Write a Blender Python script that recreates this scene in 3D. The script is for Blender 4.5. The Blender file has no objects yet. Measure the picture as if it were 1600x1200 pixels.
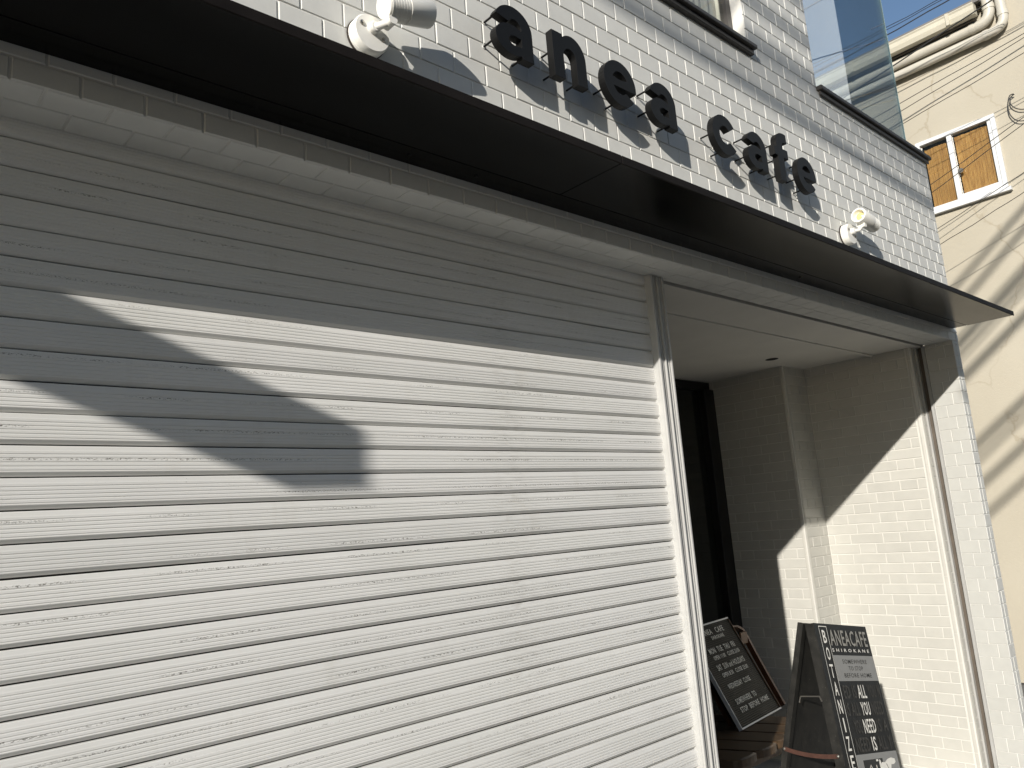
import bpy, bmesh, math, random
from mathutils import Vector, Matrix
random.seed(7)
R = math.radians
sc = bpy.context.scene
COL = sc.collection

# ------------------------------------------------------------------ camera
EYE = 1.95                   # eye height; x runs along the facade, y into the building
F_PX = 1223.6                 # focal length in pixels of a 1600 px wide picture
YAW, PITCH, ROLL = R(42.46), R(10.50), R(4.42)
fw = Vector((math.sin(YAW)*math.cos(PITCH), math.cos(YAW)*math.cos(PITCH), math.sin(PITCH)))
r0 = Vector((math.cos(YAW), -math.sin(YAW), 0)); d0 = fw.cross(r0)
rt = math.cos(ROLL)*r0 + math.sin(ROLL)*d0
dn = -math.sin(ROLL)*r0 + math.cos(ROLL)*d0
cam = bpy.data.cameras.new('camera'); cam.sensor_width = 36; cam.lens = 36*F_PX/1600
cam.clip_start = 0.05; cam.clip_end = 2000
camo = bpy.data.objects.new('camera', cam); COL.objects.link(camo)
camo.matrix_world = Matrix(((rt.x, -dn.x, -fw.x, 0), (rt.y, -dn.y, -fw.y, 0), (rt.z, -dn.z, -fw.z, EYE), (0, 0, 0, 1)))
sc.camera = camo

# ------------------------------------------------------------------ light
SUN_TO = Vector((-2.277, -1.0, 0.875)).normalized()
ELEV = math.asin(SUN_TO.z); AZ = math.atan2(SUN_TO.x, SUN_TO.y)
world = bpy.data.worlds.new('World'); sc.world = world; world.use_nodes = True
wn = world.node_tree.nodes
sky = wn.new('ShaderNodeTexSky'); sky.sky_type = 'NISHITA'; sky.sun_disc = False
sky.sun_elevation = ELEV; sky.sun_rotation = AZ % (2*math.pi)
sky.air_density = 1.0; sky.dust_density = 0.3; sky.ozone_density = 1.8
world.node_tree.links.new(sky.outputs[0], wn['Background'].inputs[0])
wn['Background'].inputs[1].default_value = 0.115
sun = bpy.data.lights.new('sun', 'SUN'); sun.energy = 5.0; sun.angle = R(0.53); sun.color = (1.0, 0.945, 0.865)
suno = bpy.data.objects.new('sun', sun); COL.objects.link(suno)
suno.rotation_euler = (-SUN_TO).to_track_quat('-Z', 'Y').to_euler(); suno.location = (-20, -10, 12)
sc.view_settings.view_transform = 'Standard'; sc.view_settings.look = 'None'
sc.view_settings.gamma = 1; sc.view_settings.use_curve_mapping = False
sc.view_settings.exposure = 0.10
sc.render.engine = 'CYCLES'; sc.cycles.max_bounces = 7; sc.cycles.diffuse_bounces = 5
sc.cycles.use_adaptive_sampling = True; sc.cycles.adaptive_threshold = .02
sc.cycles.use_denoising = True

# ------------------------------------------------------------------ materials
class M:
    """small node helper"""
    def __init__(s, name, base=(.5,.5,.5), rough=.5, metal=0., spec=.5):
        s.m = bpy.data.materials.new(name); s.m.use_nodes = True
        s.t = s.m.node_tree; s.p = s.t.nodes['Principled BSDF']
        s.p.inputs['Base Color'].default_value = (*base, 1); s.p.inputs['Roughness'].default_value = rough
        s.p.inputs['Metallic'].default_value = metal; s.p.inputs['Specular IOR Level'].default_value = spec
        s.base = base; s.col = None
    def n(s, kind, **kw):
        a = s.t.nodes.new('ShaderNode'+kind)
        for k, v in kw.items(): setattr(a, k, v)
        return a
    def l(s, a, b): s.t.links.new(a, b)
    def coord(s, scale=(1,1,1), out='Object', rnd=0):
        tc = s.n('TexCoord'); mp = s.n('Mapping'); mp.inputs['Scale'].default_value = scale
        s.l(tc.outputs[out], mp.inputs['Vector'])
        if rnd:
            oi = s.n('ObjectInfo'); mu = s.n('Math', operation='MULTIPLY'); mu.inputs[1].default_value = rnd
            s.l(oi.outputs['Random'], mu.inputs[0]); s.l(mu.outputs[0], mp.inputs['Location'])
        return mp.outputs['Vector']
    def noise(s, vec, scale, detail=4, rough=.55):
        a = s.n('TexNoise'); a.inputs['Scale'].default_value = scale; a.inputs['Detail'].default_value = detail
        a.inputs['Roughness'].default_value = rough; s.l(vec, a.inputs['Vector']); return a.outputs['Fac']
    def ramp(s, fac, stops):
        a = s.n('ValToRGB'); e = a.color_ramp.elements
        e[0].position, e[0].color = stops[0][0], (*stops[0][1], 1)
        e[1].position, e[1].color = stops[1][0], (*stops[1][1], 1)
        for q, c in stops[2:]:
            k = e.new(q); k.color = (*c, 1)
        s.l(fac, a.inputs['Fac']); return a.outputs['Color']
    def mix(s, fac, a, b, mode='MIX'):
        x = s.n('MixRGB', blend_type=mode)
        for i, v in ((0, fac), (1, a), (2, b)):
            if isinstance(v, (int, float)): x.inputs[i].default_value = v
            elif isinstance(v, tuple): x.inputs[i].default_value = (*v, 1)
            else: s.l(v, x.inputs[i])
        return x.outputs[0]
    def setcol(s, c): s.l(c, s.p.inputs['Base Color']); return s
    def setrough(s, fac, a, b):
        mr = s.n('MapRange'); mr.inputs['To Min'].default_value = a; mr.inputs['To Max'].default_value = b
        s.l(fac, mr.inputs['Value']); s.l(mr.outputs[0], s.p.inputs['Roughness'])
    def bump(s, fac, strength=.2, dist=.002):
        b = s.n('Bump'); b.inputs['Strength'].default_value = strength; b.inputs['Distance'].default_value = dist
        s.l(fac, b.inputs['Height']); s.l(b.outputs[0], s.p.inputs['Normal'])
def mul(c, k): return tuple(min(1, x*k) for x in c)

def mottled(name, base, rough=.5, scale=6, amt=.12, bump=.15, bscale=60, bd=.002, rnd=0, out='Object', spec=.5, metal=0.):
    m = M(name, base, rough, metal, spec)
    v = m.coord(out=out, rnd=rnd*40)
    f = m.noise(v, scale, 5)
    c = m.ramp(f, [(.3, mul(base, 1-amt)), (.7, mul(base, 1+amt*.5))])
    if rnd:
        oi = m.n('ObjectInfo')
        c2 = m.ramp(oi.outputs['Random'], [(0., mul((1,1,1), 1-rnd)), (1., (1,1,1))])
        c = m.mix(1., c, c2, 'MULTIPLY')
    m.setcol(c); m.setrough(f, max(.02, rough-.06), rough+.08)
    if bump: m.bump(m.noise(v, bscale, 3), bump, bd)
    return m.m

TILE = (.69, .69, .655)
M_tile = mottled('painted_tile', TILE, .5, 14, .05, .25, 160, .0012, rnd=.045, spec=.4)
M_jamb_toned = mottled('jamb_tile', (.50, .50, .47), .4, 14, .04, .2, 160, .0012, rnd=.04, spec=.4)  # facade tile toned darker to offset the direct sun on the jamb
M_joint = mottled('painted_joint', (.73, .725, .69), .6, 9, .06, .3, 120, .0015)
m = M('glazed_tile', (.5, .49, .43), .3)
v = m.coord(rnd=30); f = m.noise(v, 9, 4)
c = m.ramp(f, [(.3, (.515, .507, .465)), (.7, (.555, .545, .50))])
oi = m.n('ObjectInfo'); c = m.mix(1., c, m.ramp(oi.outputs['Random'], [(0., (.93, .93, .93)), (1., (1, 1, 1))]), 'MULTIPLY')
m.setcol(c); v2 = m.coord((14, 14, 60), rnd=30); m.bump(m.noise(v2, 1.6, 2), .22, .0022); M_glaze = m.m
M_trim = mottled('glazed_trim', (.47, .46, .42), .3, 9, .05, .08, 60, .001)
M_grout = mottled('white_grout', (.64, .63, .585), .7, 12, .05, .3, 200, .001)
M_white = mottled('white_paint', (.76, .75, .71), .45, 5, .06, .1, 90, .001)
M_ceil = mottled('ceiling_paint', (.74, .72, .66), .75, 3, .06, .05, 60, .001)
m = M('satin_black', (.0045, .0045, .0045), .22, spec=.16); v = m.coord()
f = m.noise(m.coord((1.2, 5, 1)), 1.6, 6, .65); f2 = m.noise(v, 24, 4, .7)
c = m.ramp(f, [(.35, (.0025, .0025, .0025)), (.75, (.0045, .0044, .0042))]); c = m.mix(m.ramp(f2, [(.62, (0,0,0)), (.72, (.3,.3,.3))]), c, (.010, .0096, .009)); m.setcol(c)
m.setrough(f, .17, .30); m.bump(m.noise(v, .9, 1), .05, .003); M_black = m.m
M_blackm = mottled('black_letter_metal', (.006, .006, .006), .45, 8, .3, .04, 200, .0004, spec=.22)
M_lip = mottled('canopy_lip', (.012, .010, .009), .6, 8, .3, 0, spec=.12)
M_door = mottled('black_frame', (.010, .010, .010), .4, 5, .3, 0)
M_shade = M('shade_black', (.012, .011, .010), .9).m  # near-black standing in for shade in gaps, recesses and unlit rooms
M_concrete = mottled('concrete', (.175, .175, .172), .85, 3, .15, .4, 40, .004)
M_asph = mottled('asphalt', (.07, .068, .066), .9, 2, .2, .6, 90, .006)
M_floor = mottled('alcove_floor', (.58, .56, .52), .7, 3, .15, .3, 40, .003)
M_wire = M('black_cable', (.015, .015, .015), .55).m
M_frame = mottled('dark_bronze_aluminium', (.055, .050, .045), .42, 6, .2, .05, 90, .0005)
M_alu = mottled('white_aluminium', (.72, .73, .73), .35, 8, .08, .04, 90, .0005)
M_rail = mottled('rail_aluminium', (.40, .40, .385), .35, 8, .08, .04, 90, .0005)
M_post = mottled('post_paint', (.47, .47, .455), .4, 6, .08, .1, 90, .0008)
M_lampw = mottled('white_enamel', (.82, .81, .76), .38, 7, .05, .06, 60, .0008)
M_gasket = M('rubber_gasket', (.03, .022, .018), .7).m
M_screw = M('steel_screw', (.42, .40, .36), .3, .9).m
M_opp = mottled('pale_panel', (.26, .30, .34), .6, .6, .08, .0)

# shutter paint: dirty creamy white with horizontal scuffs
def shutter_mat():
    m = M('shutter_paint', (.78, .77, .73), .42)
    v = m.coord((1, 1, 1), rnd=50)
    f = m.noise(v, 1.3, 3)
    c = m.ramp(f, [(.35, (.72, .72, .695)), (.65, (.775, .772, .752))])
    st = m.coord((2.2, 40, 40), rnd=50); f1 = m.noise(st, 1.0, 4)
    c = m.mix(m.ramp(f1, [(.55, (0, 0, 0)), (.8, (.12, .12, .12))]), c, (.60, .58, .53))
    # scuffs: fine dark flecks gathered along the top of a rib
    tc = m.n('TexCoord'); sx = m.n('SeparateXYZ'); m.l(tc.outputs['Object'], sx.inputs[0])
    fl = m.noise(m.coord((160, 60, 420), rnd=50), 1.0, 3, .7)
    pa = m.noise(m.coord((2.6, 1, 1), rnd=80), 1.0, 2)
    oi = m.n('ObjectInfo')
    lvl = m.n('MapRange'); lvl.inputs['To Min'].default_value = -.058; lvl.inputs['To Max'].default_value = -.012
    m.l(oi.outputs['Random'], lvl.inputs['Value'])
    ds = m.n('Math', operation='SUBTRACT'); m.l(sx.outputs['Z'], ds.inputs[0]); m.l(lvl.outputs[0], ds.inputs[1])
    ab = m.n('Math', operation='ABSOLUTE'); m.l(ds.outputs[0], ab.inputs[0])
    band = m.n('MapRange'); band.inputs['From Min'].default_value = .0045; band.inputs['From Max'].default_value = .001
    m.l(ab.outputs[0], band.inputs['Value'])
    k1 = m.n('Math', operation='MULTIPLY'); m.l(band.outputs[0], k1.inputs[0]); m.l(m.ramp(fl, [(.53, (0,0,0)), (.60, (1,1,1))]), k1.inputs[1])
    k2 = m.n('Math', operation='MULTIPLY'); m.l(k1.outputs[0], k2.inputs[0]); m.l(m.ramp(pa, [(.44, (0,0,0)), (.56, (1,1,1))]), k2.inputs[1])
    c = m.mix(k2.outputs[0], c, (.10, .09, .075))
    # sparse spots everywhere
    sp = m.noise(m.coord((120, 80, 300), rnd=70), 1.0, 2, .6)
    k3 = m.n('Math', operation='MULTIPLY'); m.l(m.ramp(sp, [(.70, (0,0,0)), (.74, (1,1,1))]), k3.inputs[0]); m.l(m.ramp(m.noise(m.coord((1.5,1,8), rnd=33), 1.0, 2), [(.5, (0,0,0)), (.7, (.8,.8,.8))]), k3.inputs[1])
    c = m.mix(k3.outputs[0], c, (.22, .20, .17))
    # hand-height smear and rubbed vertical strip where the slats knock the post
    xs = m.n('MapRange'); m.l(sx.outputs['X'], xs.inputs['Value']); xs.inputs['From Min'].default_value = 1.80; xs.inputs['From Max'].default_value = 2.06
    pk = m.n('Math', operation='PINGPONG'); m.l(xs.outputs[0], pk.inputs[0]); pk.inputs[1].default_value = .5
    sm = m.noise(m.coord((18, 30, 160), rnd=20), 1.0, 4, .7)
    k4 = m.n('Math', operation='MULTIPLY'); m.l(pk.outputs[0], k4.inputs[0]); m.l(m.ramp(sm, [(.48, (0,0,0)), (.68, (.75,.75,.75))]), k4.inputs[1])
    c = m.mix(k4.outputs[0], c, (.34, .32, .28))
    oj = m.n('ObjectInfo'); c = m.mix(1., c, m.ramp(oj.outputs['Random'], [(0., (.94, .94, .945)), (1., (1, 1, 1))]), 'MULTIPLY')
    dr = m.noise(m.coord((9, 1, .7), rnd=4), 1.0, 5, .65)
    c = m.mix(m.ramp(dr, [(.58, (0,0,0)), (.78, (.22,.22,.22))]), c, (.50, .47, .41))
    m.setcol(c); m.setrough(f1, .36, .55)
    m.bump(m.noise(m.coord((1, 1, 1)), 260, 2), .08, .0006)
    return m.m
M_shut = shutter_mat()

def stucco():
    m = M('beige_stucco', (.50, .45, .345), .9, spec=.2)
    v = m.coord()
    f = m.noise(v, .7, 5)
    c = m.ramp(f, [(.3, (.44, .40, .318)), (.7, (.49, .452, .368))])
    vo = m.n('TexVoronoi', feature='DISTANCE_TO_EDGE'); vo.inputs['Scale'].default_value = .55
    nz = m.n('TexNoise'); nz.inputs['Scale'].default_value = 3.; nz.inputs['Detail'].default_value = 6
    m.l(v, nz.inputs['Vector']); w = m.mix(.35, v, nz.outputs['Color']); m.l(w, vo.inputs['Vector'])
    cr = m.ramp(vo.outputs['Distance'], [(0., (1,1,1)), (.006, (0,0,0))])
    cm = m.mix(1., cr, m.ramp(m.noise(v, .9, 2), [(.5, (0,0,0)), (.62, (.6,.6,.6))]), 'MULTIPLY')
    c = m.mix(cm, c, (.34, .29, .21))
    m.setcol(c); m.bump(m.noise(v, 45, 6, .7), .55, .006)
    return m.m
M_stucco = stucco()

def wood(name, a, b, rough=.45, axis=1):
    m = M(name, a, rough)
    s = [14, 14, 14]; s[axis] = 1.2
    v = m.coord(tuple(s), rnd=20); f = m.noise(v, 2.2, 6, .6)
    m.setcol(m.ramp(f, [(.3, a), (.7, b)])); m.setrough(f, rough-.1, rough+.12); m.bump(f, .15, .001)
    return m.m
M_wood = wood('dark_bench_wood', (.050, .030, .015), (.11, .068, .036))
M_woodr = wood('red_brown_wood', (.07, .028, .012), (.13, .055, .025), axis=2)
m = M('bamboo_blind', (.5, .27, .08), .6); v = m.coord((90, 90, 5)); f = m.noise(v, 1.0, 5, .65); f2 = m.noise(m.coord((3, 3, 2)), 1.0, 4)
c = m.ramp(f, [(.35, (.30, .13, .030)), (.6, (.60, .34, .11))]); c = m.mix(m.ramp(f2, [(.35, (0,0,0)), (.7, (.6,.6,.6))]), c, (.36, .19, .055)); m.setcol(c); M_bamboo = m.m
m = M('painted_sign_black', (.020, .020, .018), .45); v = m.coord()
f = m.noise(v, 18, 5); fl = m.noise(v, 140, 3)
c = m.ramp(f, [(.3, (.010, .010, .009)), (.75, (.024, .023, .020))])
c = m.mix(m.ramp(fl, [(.70, (0,0,0)), (.74, (.8,.8,.8))]), c, (.20, .19, .16)); m.setcol(c); m.setrough(f, .35, .6); M_sign = m.m
M_signface = mottled('sign_face_black', (.017, .0165, .0145), .5, 20, .2, 0)
M_ink = mottled('white_ink', (.78, .76, .70), .6, 30, .08, 0)
M_inkb = mottled('board_letter_plastic', (.70, .69, .64), .5, 30, .08, 0)
M_inkg = mottled('grey_ink', (.30, .29, .26), .6, 30, .08, 0)
M_inkgh = mottled('faint_ink', (.058, .055, .049), .6, 30, .08, 0)
M_inkpan = mottled('grey_panel_ink', (.26, .26, .25), .55, 20, .06, 0)
M_inkblk = M('black_ink', (.03, .03, .028), .6).m
M_leather = mottled('brown_leather_strap', (.065, .027, .018), .55, 20, .25, .2, 90, .001)
m = M('ribbed_felt', (.005, .006, .005), .40, spec=.10)
v = m.coord(); wv = m.n('TexWave', bands_direction='Y'); wv.inputs['Scale'].default_value = 32; m.l(v, wv.inputs['Vector'])
m.bump(wv.outputs['Fac'], 1., .003); m.setrough(m.noise(v, 7, 2), .25, .55); M_felt = m.m

def glass(name, tint=(.93, .96, .97), refl=1.0, rough=.0):
    m = bpy.data.materials.new(name); m.use_nodes = True; t = m.node_tree
    for a in list(t.nodes): t.nodes.remove(a)
    o = t.nodes.new('ShaderNodeOutputMaterial'); tr = t.nodes.new('ShaderNodeBsdfTransparent'); gl = t.nodes.new('ShaderNodeBsdfGlossy')
    fr = t.nodes.new('ShaderNodeFresnel'); fr.inputs[0].default_value = 1.52; mx = t.nodes.new('ShaderNodeMixShader')
    mt = t.nodes.new('ShaderNodeMath'); mt.operation = 'MULTIPLY'; mt.inputs[1].default_value = refl; mt.use_clamp = True
    tr.inputs[0].default_value = (*tint, 1); gl.inputs['Roughness'].default_value = rough; gl.inputs[0].default_value = (1, 1, 1, 1)
    ge = t.nodes.new('ShaderNodeNewGeometry'); mr = t.nodes.new('ShaderNodeMapRange'); mr.inputs['To Min'].default_value = 1.52; mr.inputs['To Max'].default_value = 1/1.52
    t.links.new(ge.outputs['Backfacing'], mr.inputs['Value']); t.links.new(mr.outputs[0], fr.inputs[0]); t.links.new(fr.outputs[0], mt.inputs[0]); t.links.new(mt.outputs[0], mx.inputs[0]); t.links.new(tr.outputs[0], mx.inputs[1]); t.links.new(gl.outputs[0], mx.inputs[2])
    t.links.new(mx.outputs[0], o.inputs[0]); return m
M_glass = glass('clear_glass', (.86, .91, .93), 2.2)
M_wglass = glass('window_glass', (.93, .94, .91), 1.0)
M_dglass = mottled('dark_door_glass', (.010, .012, .011), .12, 3, .2, 0)
M_curtain = mottled('pale_curtain', (.80, .78, .56), .9, 6, .06, .1, 120, .002)
M_curtdk = mottled('grey_curtain', (.20, .20, .19), .9, 6, .1, .1, 120, .002)
m = M('lamp_lens', (.75, .62, .25), .25); M_lens = m.m
M_pipe = mottled('cream_pipe', (.58, .55, .47), .4, 3, .08, .05, 30, .002)
M_gutter = mottled('cream_gutter', (.58, .54, .43), .45, 3, .1, .05, 30, .002)
M_eave = mottled('dark_eave_board', (.10, .085, .065), .8, 4, .3, .3, 30, .004)

# ------------------------------------------------------------------ mesh helpers
def mesh(name, verts, faces, smooth=False):
    me = bpy.data.meshes.new(name); me.from_pydata([tuple(v) for v in verts], [], faces); me.update()
    if smooth:
        for p in me.polygons: p.use_smooth = True
    return me
def link(name, me, mat=None, parent=None, loc=None, rot=None, mw=None):
    o = bpy.data.objects.new(name, me); COL.objects.link(o)
    if mat and me and not me.materials: me.materials.append(mat)
    if parent: o.parent = parent
    if loc is not None: o.location = loc
    if rot is not None: o.rotation_euler = rot
    if mw is not None: o.matrix_basis = mw
    return o
def empty(name, loc=(0, 0, 0)):
    o = bpy.data.objects.new(name, None); COL.objects.link(o); o.location = loc; o.empty_display_size = .1; return o
def tag(o, label=None, cat=None, group=None, kind=None):
    if label: o['label'] = label
    if cat: o['category'] = cat
    if group: o['group'] = group
    if kind: o['kind'] = kind
    return o
def chain(p):
    t = Vector((0, 0, 0))
    while p is not None: t += p.matrix_basis.translation; p = p.parent
    return t
class B:
    """collects pieces into one mesh; z values are relative to the eye (EYE is added on build unless local)"""
    def __init__(s): s.v = []; s.f = []
    def add(s, vs, fs):
        k = len(s.v); s.v += [Vector(v) for v in vs]; s.f += [tuple(i+k for i in f) for f in fs]; return s
    def box(s, x0, x1, y0, y1, z0, z1, b=0.):
        if not b:
            vs = [(x, y, z) for z in (z0, z1) for y in (y0, y1) for x in (x0, x1)]
            return s.add(vs, [(0,2,3,1), (4,5,7,6), (0,1,5,4), (2,6,7,3), (0,4,6,2), (1,3,7,5)])
        bm = bmesh.new(); bmesh.ops.create_cube(bm, size=1)
        for q in bm.verts: q.co = Vector(((x0+x1)/2+q.co.x*(x1-x0), (y0+y1)/2+q.co.y*(y1-y0), (z0+z1)/2+q.co.z*(z1-z0)))
        bmesh.ops.bevel(bm, geom=bm.edges[:], offset=b, segments=1, affect='EDGES', profile=.5)
        return s.bm(bm)
    def sc(s, k):
        s.v = [v*k for v in s.v]; return s
    def bm(s, bm):
        bm.verts.index_update(); s.add([q.co.copy() for q in bm.verts], [tuple(w.index for w in f.verts) for f in bm.faces]); bm.free(); return s
    def tube(s, pts, r, n=8, cap=True):
        pts = [Vector(p) for p in pts]; rings = []
        ref = None
        for i, p in enumerate(pts):
            t = (pts[min(i+1, len(pts)-1)]-pts[max(i-1, 0)]).normalized()
            if ref is None: ref = t.orthogonal().normalized()
            a = (ref - t*ref.dot(t)).normalized(); ref = a; b = t.cross(a)
            rr = r[i] if isinstance(r, (list, tuple)) else r
            rings.append([p + (a*math.cos(2*math.pi*k/n)+b*math.sin(2*math.pi*k/n))*rr for k in range(n)])
        vs = [q for g in rings for q in g]; fs = []
        for i in range(len(pts)-1):
            for k in range(n):
                fs.append((i*n+k, i*n+(k+1) % n, (i+1)*n+(k+1) % n, (i+1)*n+k))
        if cap: fs += [tuple(reversed(range(n))), tuple((len(pts)-1)*n+k for k in range(n))]
        return s.add(vs, fs)
    def lathe(s, prof, origin, axis, n=28):
        """prof: list of (t along axis, radius)"""
        axis = Vector(axis).normalized(); a = axis.orthogonal().normalized(); b = axis.cross(a); o = Vector(origin)
        vs = []; fs = []
        for t, r in prof:
            for k in range(n):
                an = 2*math.pi*k/n; vs.append(o+axis*t+(a*math.cos(an)+b*math.sin(an))*r)
        for i in range(len(prof)-1):
            for k in range(n): fs.append((i*n+k, i*n+(k+1) % n, (i+1)*n+(k+1) % n, (i+1)*n+k))
        if prof[0][1] > 0: fs.append(tuple(reversed(range(n))))
        if prof[-1][1] > 0: fs.append(tuple((len(prof)-1)*n+k for k in range(n)))
        return s.add(vs, fs)
    def extr(s, prof, x0, x1):
        """closed (y,z) profile extruded along x"""
        n = len(prof); vs = [(x0, y, z) for y, z in prof]+[(x1, y, z) for y, z in prof]
        fs = [(i, (i+1) % n, n+(i+1) % n, n+i) for i in range(n)]+[tuple(reversed(range(n))), tuple(range(n, 2*n))]
        return s.add(vs, fs)
    def build(s, name, mat, parent=None, smooth=False, lift=True, origin=None):
        off = Vector((0, 0, EYE if lift else 0))
        org = Vector(origin) if origin is not None else Vector((0, 0, 0))
        me = mesh(name, [v+off-org for v in s.v], s.f)
        bm = bmesh.new(); bm.from_mesh(me); bmesh.ops.recalc_face_normals(bm, faces=bm.faces); bm.to_mesh(me); bm.free()
        if smooth:
            for p in me.polygons: p.use_smooth = True
            try: me.set_sharp_from_angle(angle=R(40))
            except Exception: pass
        o = link(name, me, mat, parent)
        o.location = org - chain(parent)
        return o
def thing(name, label, cat, loc, group=None):
    return tag(empty(name, loc), label, cat, group)

def project(P):
    d = P-Vector((0, 0, EYE)); c = d.dot(fw)
    if c < .05: return None
    return (800+F_PX*d.dot(rt)/c, 600+F_PX*d.dot(dn)/c, c)

# ------------------------------------------------------------------ measured planes (z relative to the eye)
YF = 1.968      # tile face of the facade
YS = 2.163      # shutter plane
ZSOF = 1.118    # soffit of the opening
XJ = 6.20       # right jamb
XE = 6.325      # right end of the building
XL = -5.0
ZG = -EYE

# ------------------------------------------------------------------ ground
g = B().box(-300, 300, -300, 300, ZG-.3, ZG).build('ground', M_asph); tag(g, kind='structure')
pv = B().box(-40, 9.3, -.2, 3.9, ZG, ZG+.02).build('pavement', M_concrete); tag(pv, kind='structure')

# ------------------------------------------------------------------ the cafe building
cafe = thing('cafe_building', 'white tiled cafe building with shuttered front and open entrance alcove', 'building', (3, YF, 0))
JD = .0038      # joint depth
WX0, WX1, WZ0, WZ1 = 1.75, 3.79, 2.555, 3.75     # upper window opening
GX0, ZPAR = 4.60, 2.575                         # glass screen start, parapet top
yb = YF+JD
wb = B()
wb.box(XL, WX0, yb, 2.6, ZSOF+.125, 7.2)
wb.box(WX0, WX1, yb, 2.6, ZSOF+.125, WZ0)
wb.box(WX0, WX1, yb, 2.6, WZ1, 7.2)
wb.box(WX1, GX0, yb, 2.6, ZSOF+.125, 7.2)
wb.box(GX0, XE-JD, yb, 2.25, ZSOF+.125, ZPAR)
wb.box(XL, XE-JD, yb, 2.162, ZSOF+JD, ZSOF+.1248)
wb.box(XL, GX0, 2.602, 9, ZSOF+.4, 7.2)
wb.box(GX0+.002, XE-.01, 2.252, 9, ZSOF+.4, 2.3)
facade = wb.build('facade_wall', M_joint, cafe)
# pillar right of the opening and wall behind the shutter
pillar = B().box(XJ+JD, XE-JD, yb, 2.1652, ZG, ZSOF+JD-.001).box(6.2585, XE-JD, 2.1654, 2.62, ZG, ZSOF+JD-.001).box(6.26, XE-JD, 2.622, 9, ZG, ZSOF+.399).build('pillar', M_joint, cafe)
back = B().box(XL, 2.74, 2.42, 3.9, ZG, ZSOF).build('store_wall', M_shade, cafe)

# tiles: a chamfered slab, mesh shared between alike pieces; local x = along, local y = up, local z = out
TM = {}
def tile_me(w, h, d, mat, ch=.0022):
    k = (round(w, 3), round(h, 3), d, mat.name)
    if k in TM: return TM[k]
    a, b = w/2, h/2
    vs = [(-a, -b, -.004), (a, -b, -.004), (a, b, -.004), (-a, b, -.004), (-a, -b, d-ch), (a, -b, d-ch), (a, b, d-ch), (-a, b, d-ch),
          (-a+ch, -b+ch, d), (a-ch, -b+ch, d), (a-ch, b-ch, d), (-a+ch, b-ch, d)]
    fs = [(8,9,10,11)]
    for i in range(4):
        j = (i+1) % 4; fs += [(i, j, 4+j, 4+i), (4+i, 4+j, 8+j, 8+i)]
    me = mesh('tile', vs, fs); me.materials.append(mat); TM[k] = me; return me
class Field:
    """all tiles of one kind on the building: the largest seen become parts, the rest one stuff mesh"""
    def __init__(s, mat, depth, tilt): s.L = []; s.mat = mat; s.d = depth; s.tilt = tilt
    def put(s, par, O, U, V, u, v, w, h):
        """O origin of the plane (on the joint surface), U,V unit axes, (u,v) centre, size w,h"""
        N = U.cross(V); C = O+U*u+V*v
        W = C+Vector((0, 0, EYE)); q = project(W); area = 0
        if q and -10 < q[0] < 1610 and -10 < q[1] < 1210 and N.dot(Vector((0,0,EYE))-W) > 0:
            cs = [project(W+U*(w/2*a)+V*(h/2*b)) for a, b in ((-1,-1), (1,-1), (1,1), (-1,1))]
            area = abs(sum(cs[i][0]*cs[(i+1)%4][1]-cs[(i+1)%4][0]*cs[i][1] for i in range(4)))/2
        s.L.append((area, par, C, U, V, N, w, h))
    def flush(s, name, limit, restname, restpar):
        s.L.sort(key=lambda t: -t[0]); rest = B(); rnd = random.Random(3)
        for i, (ar, par, C, U, V, N, w, h) in enumerate(s.L):
            me = tile_me(w, h, s.d, s.mat)
            Mx = Matrix(((U.x, V.x, N.x, C.x), (U.y, V.y, N.y, C.y), (U.z, V.z, N.z, C.z+EYE), (0, 0, 0, 1)))
            t = s.tilt
            Mx = Mx @ Matrix.Rotation(R(rnd.gauss(0, t)), 4, 'X') @ Matrix.Rotation(R(rnd.gauss(0, t)), 4, 'Y') @ Matrix.Translation((0, 0, rnd.gauss(0, .0003)))
            if i < limit and ar > 40:
                o = bpy.data.objects.new(name, me); COL.objects.link(o); o.parent = par
                o.matrix_basis = Matrix.Translation(-chain(par)) @ Mx
            else: rest.add([Mx @ q.co for q in me.vertices], [tuple(p.vertices) for p in me.polygons])
        if rest.v: tag(rest.build(restname, s.mat, restpar, lift=False), kind='stuff')

X_, Y_, Z_ = Vector((1,0,0)), Vector((0,1,0)), Vector((0,0,1))
fac = Field(M_tile, JD, .05); jam = Field(M_jamb_toned, JD, .08)
P_U, P_V, J_ = .1497, .0884, .0062              # facade tile pitch and joint
Z_R0 = 1.5335-8*P_V; X_R0 = 1.565
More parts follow.
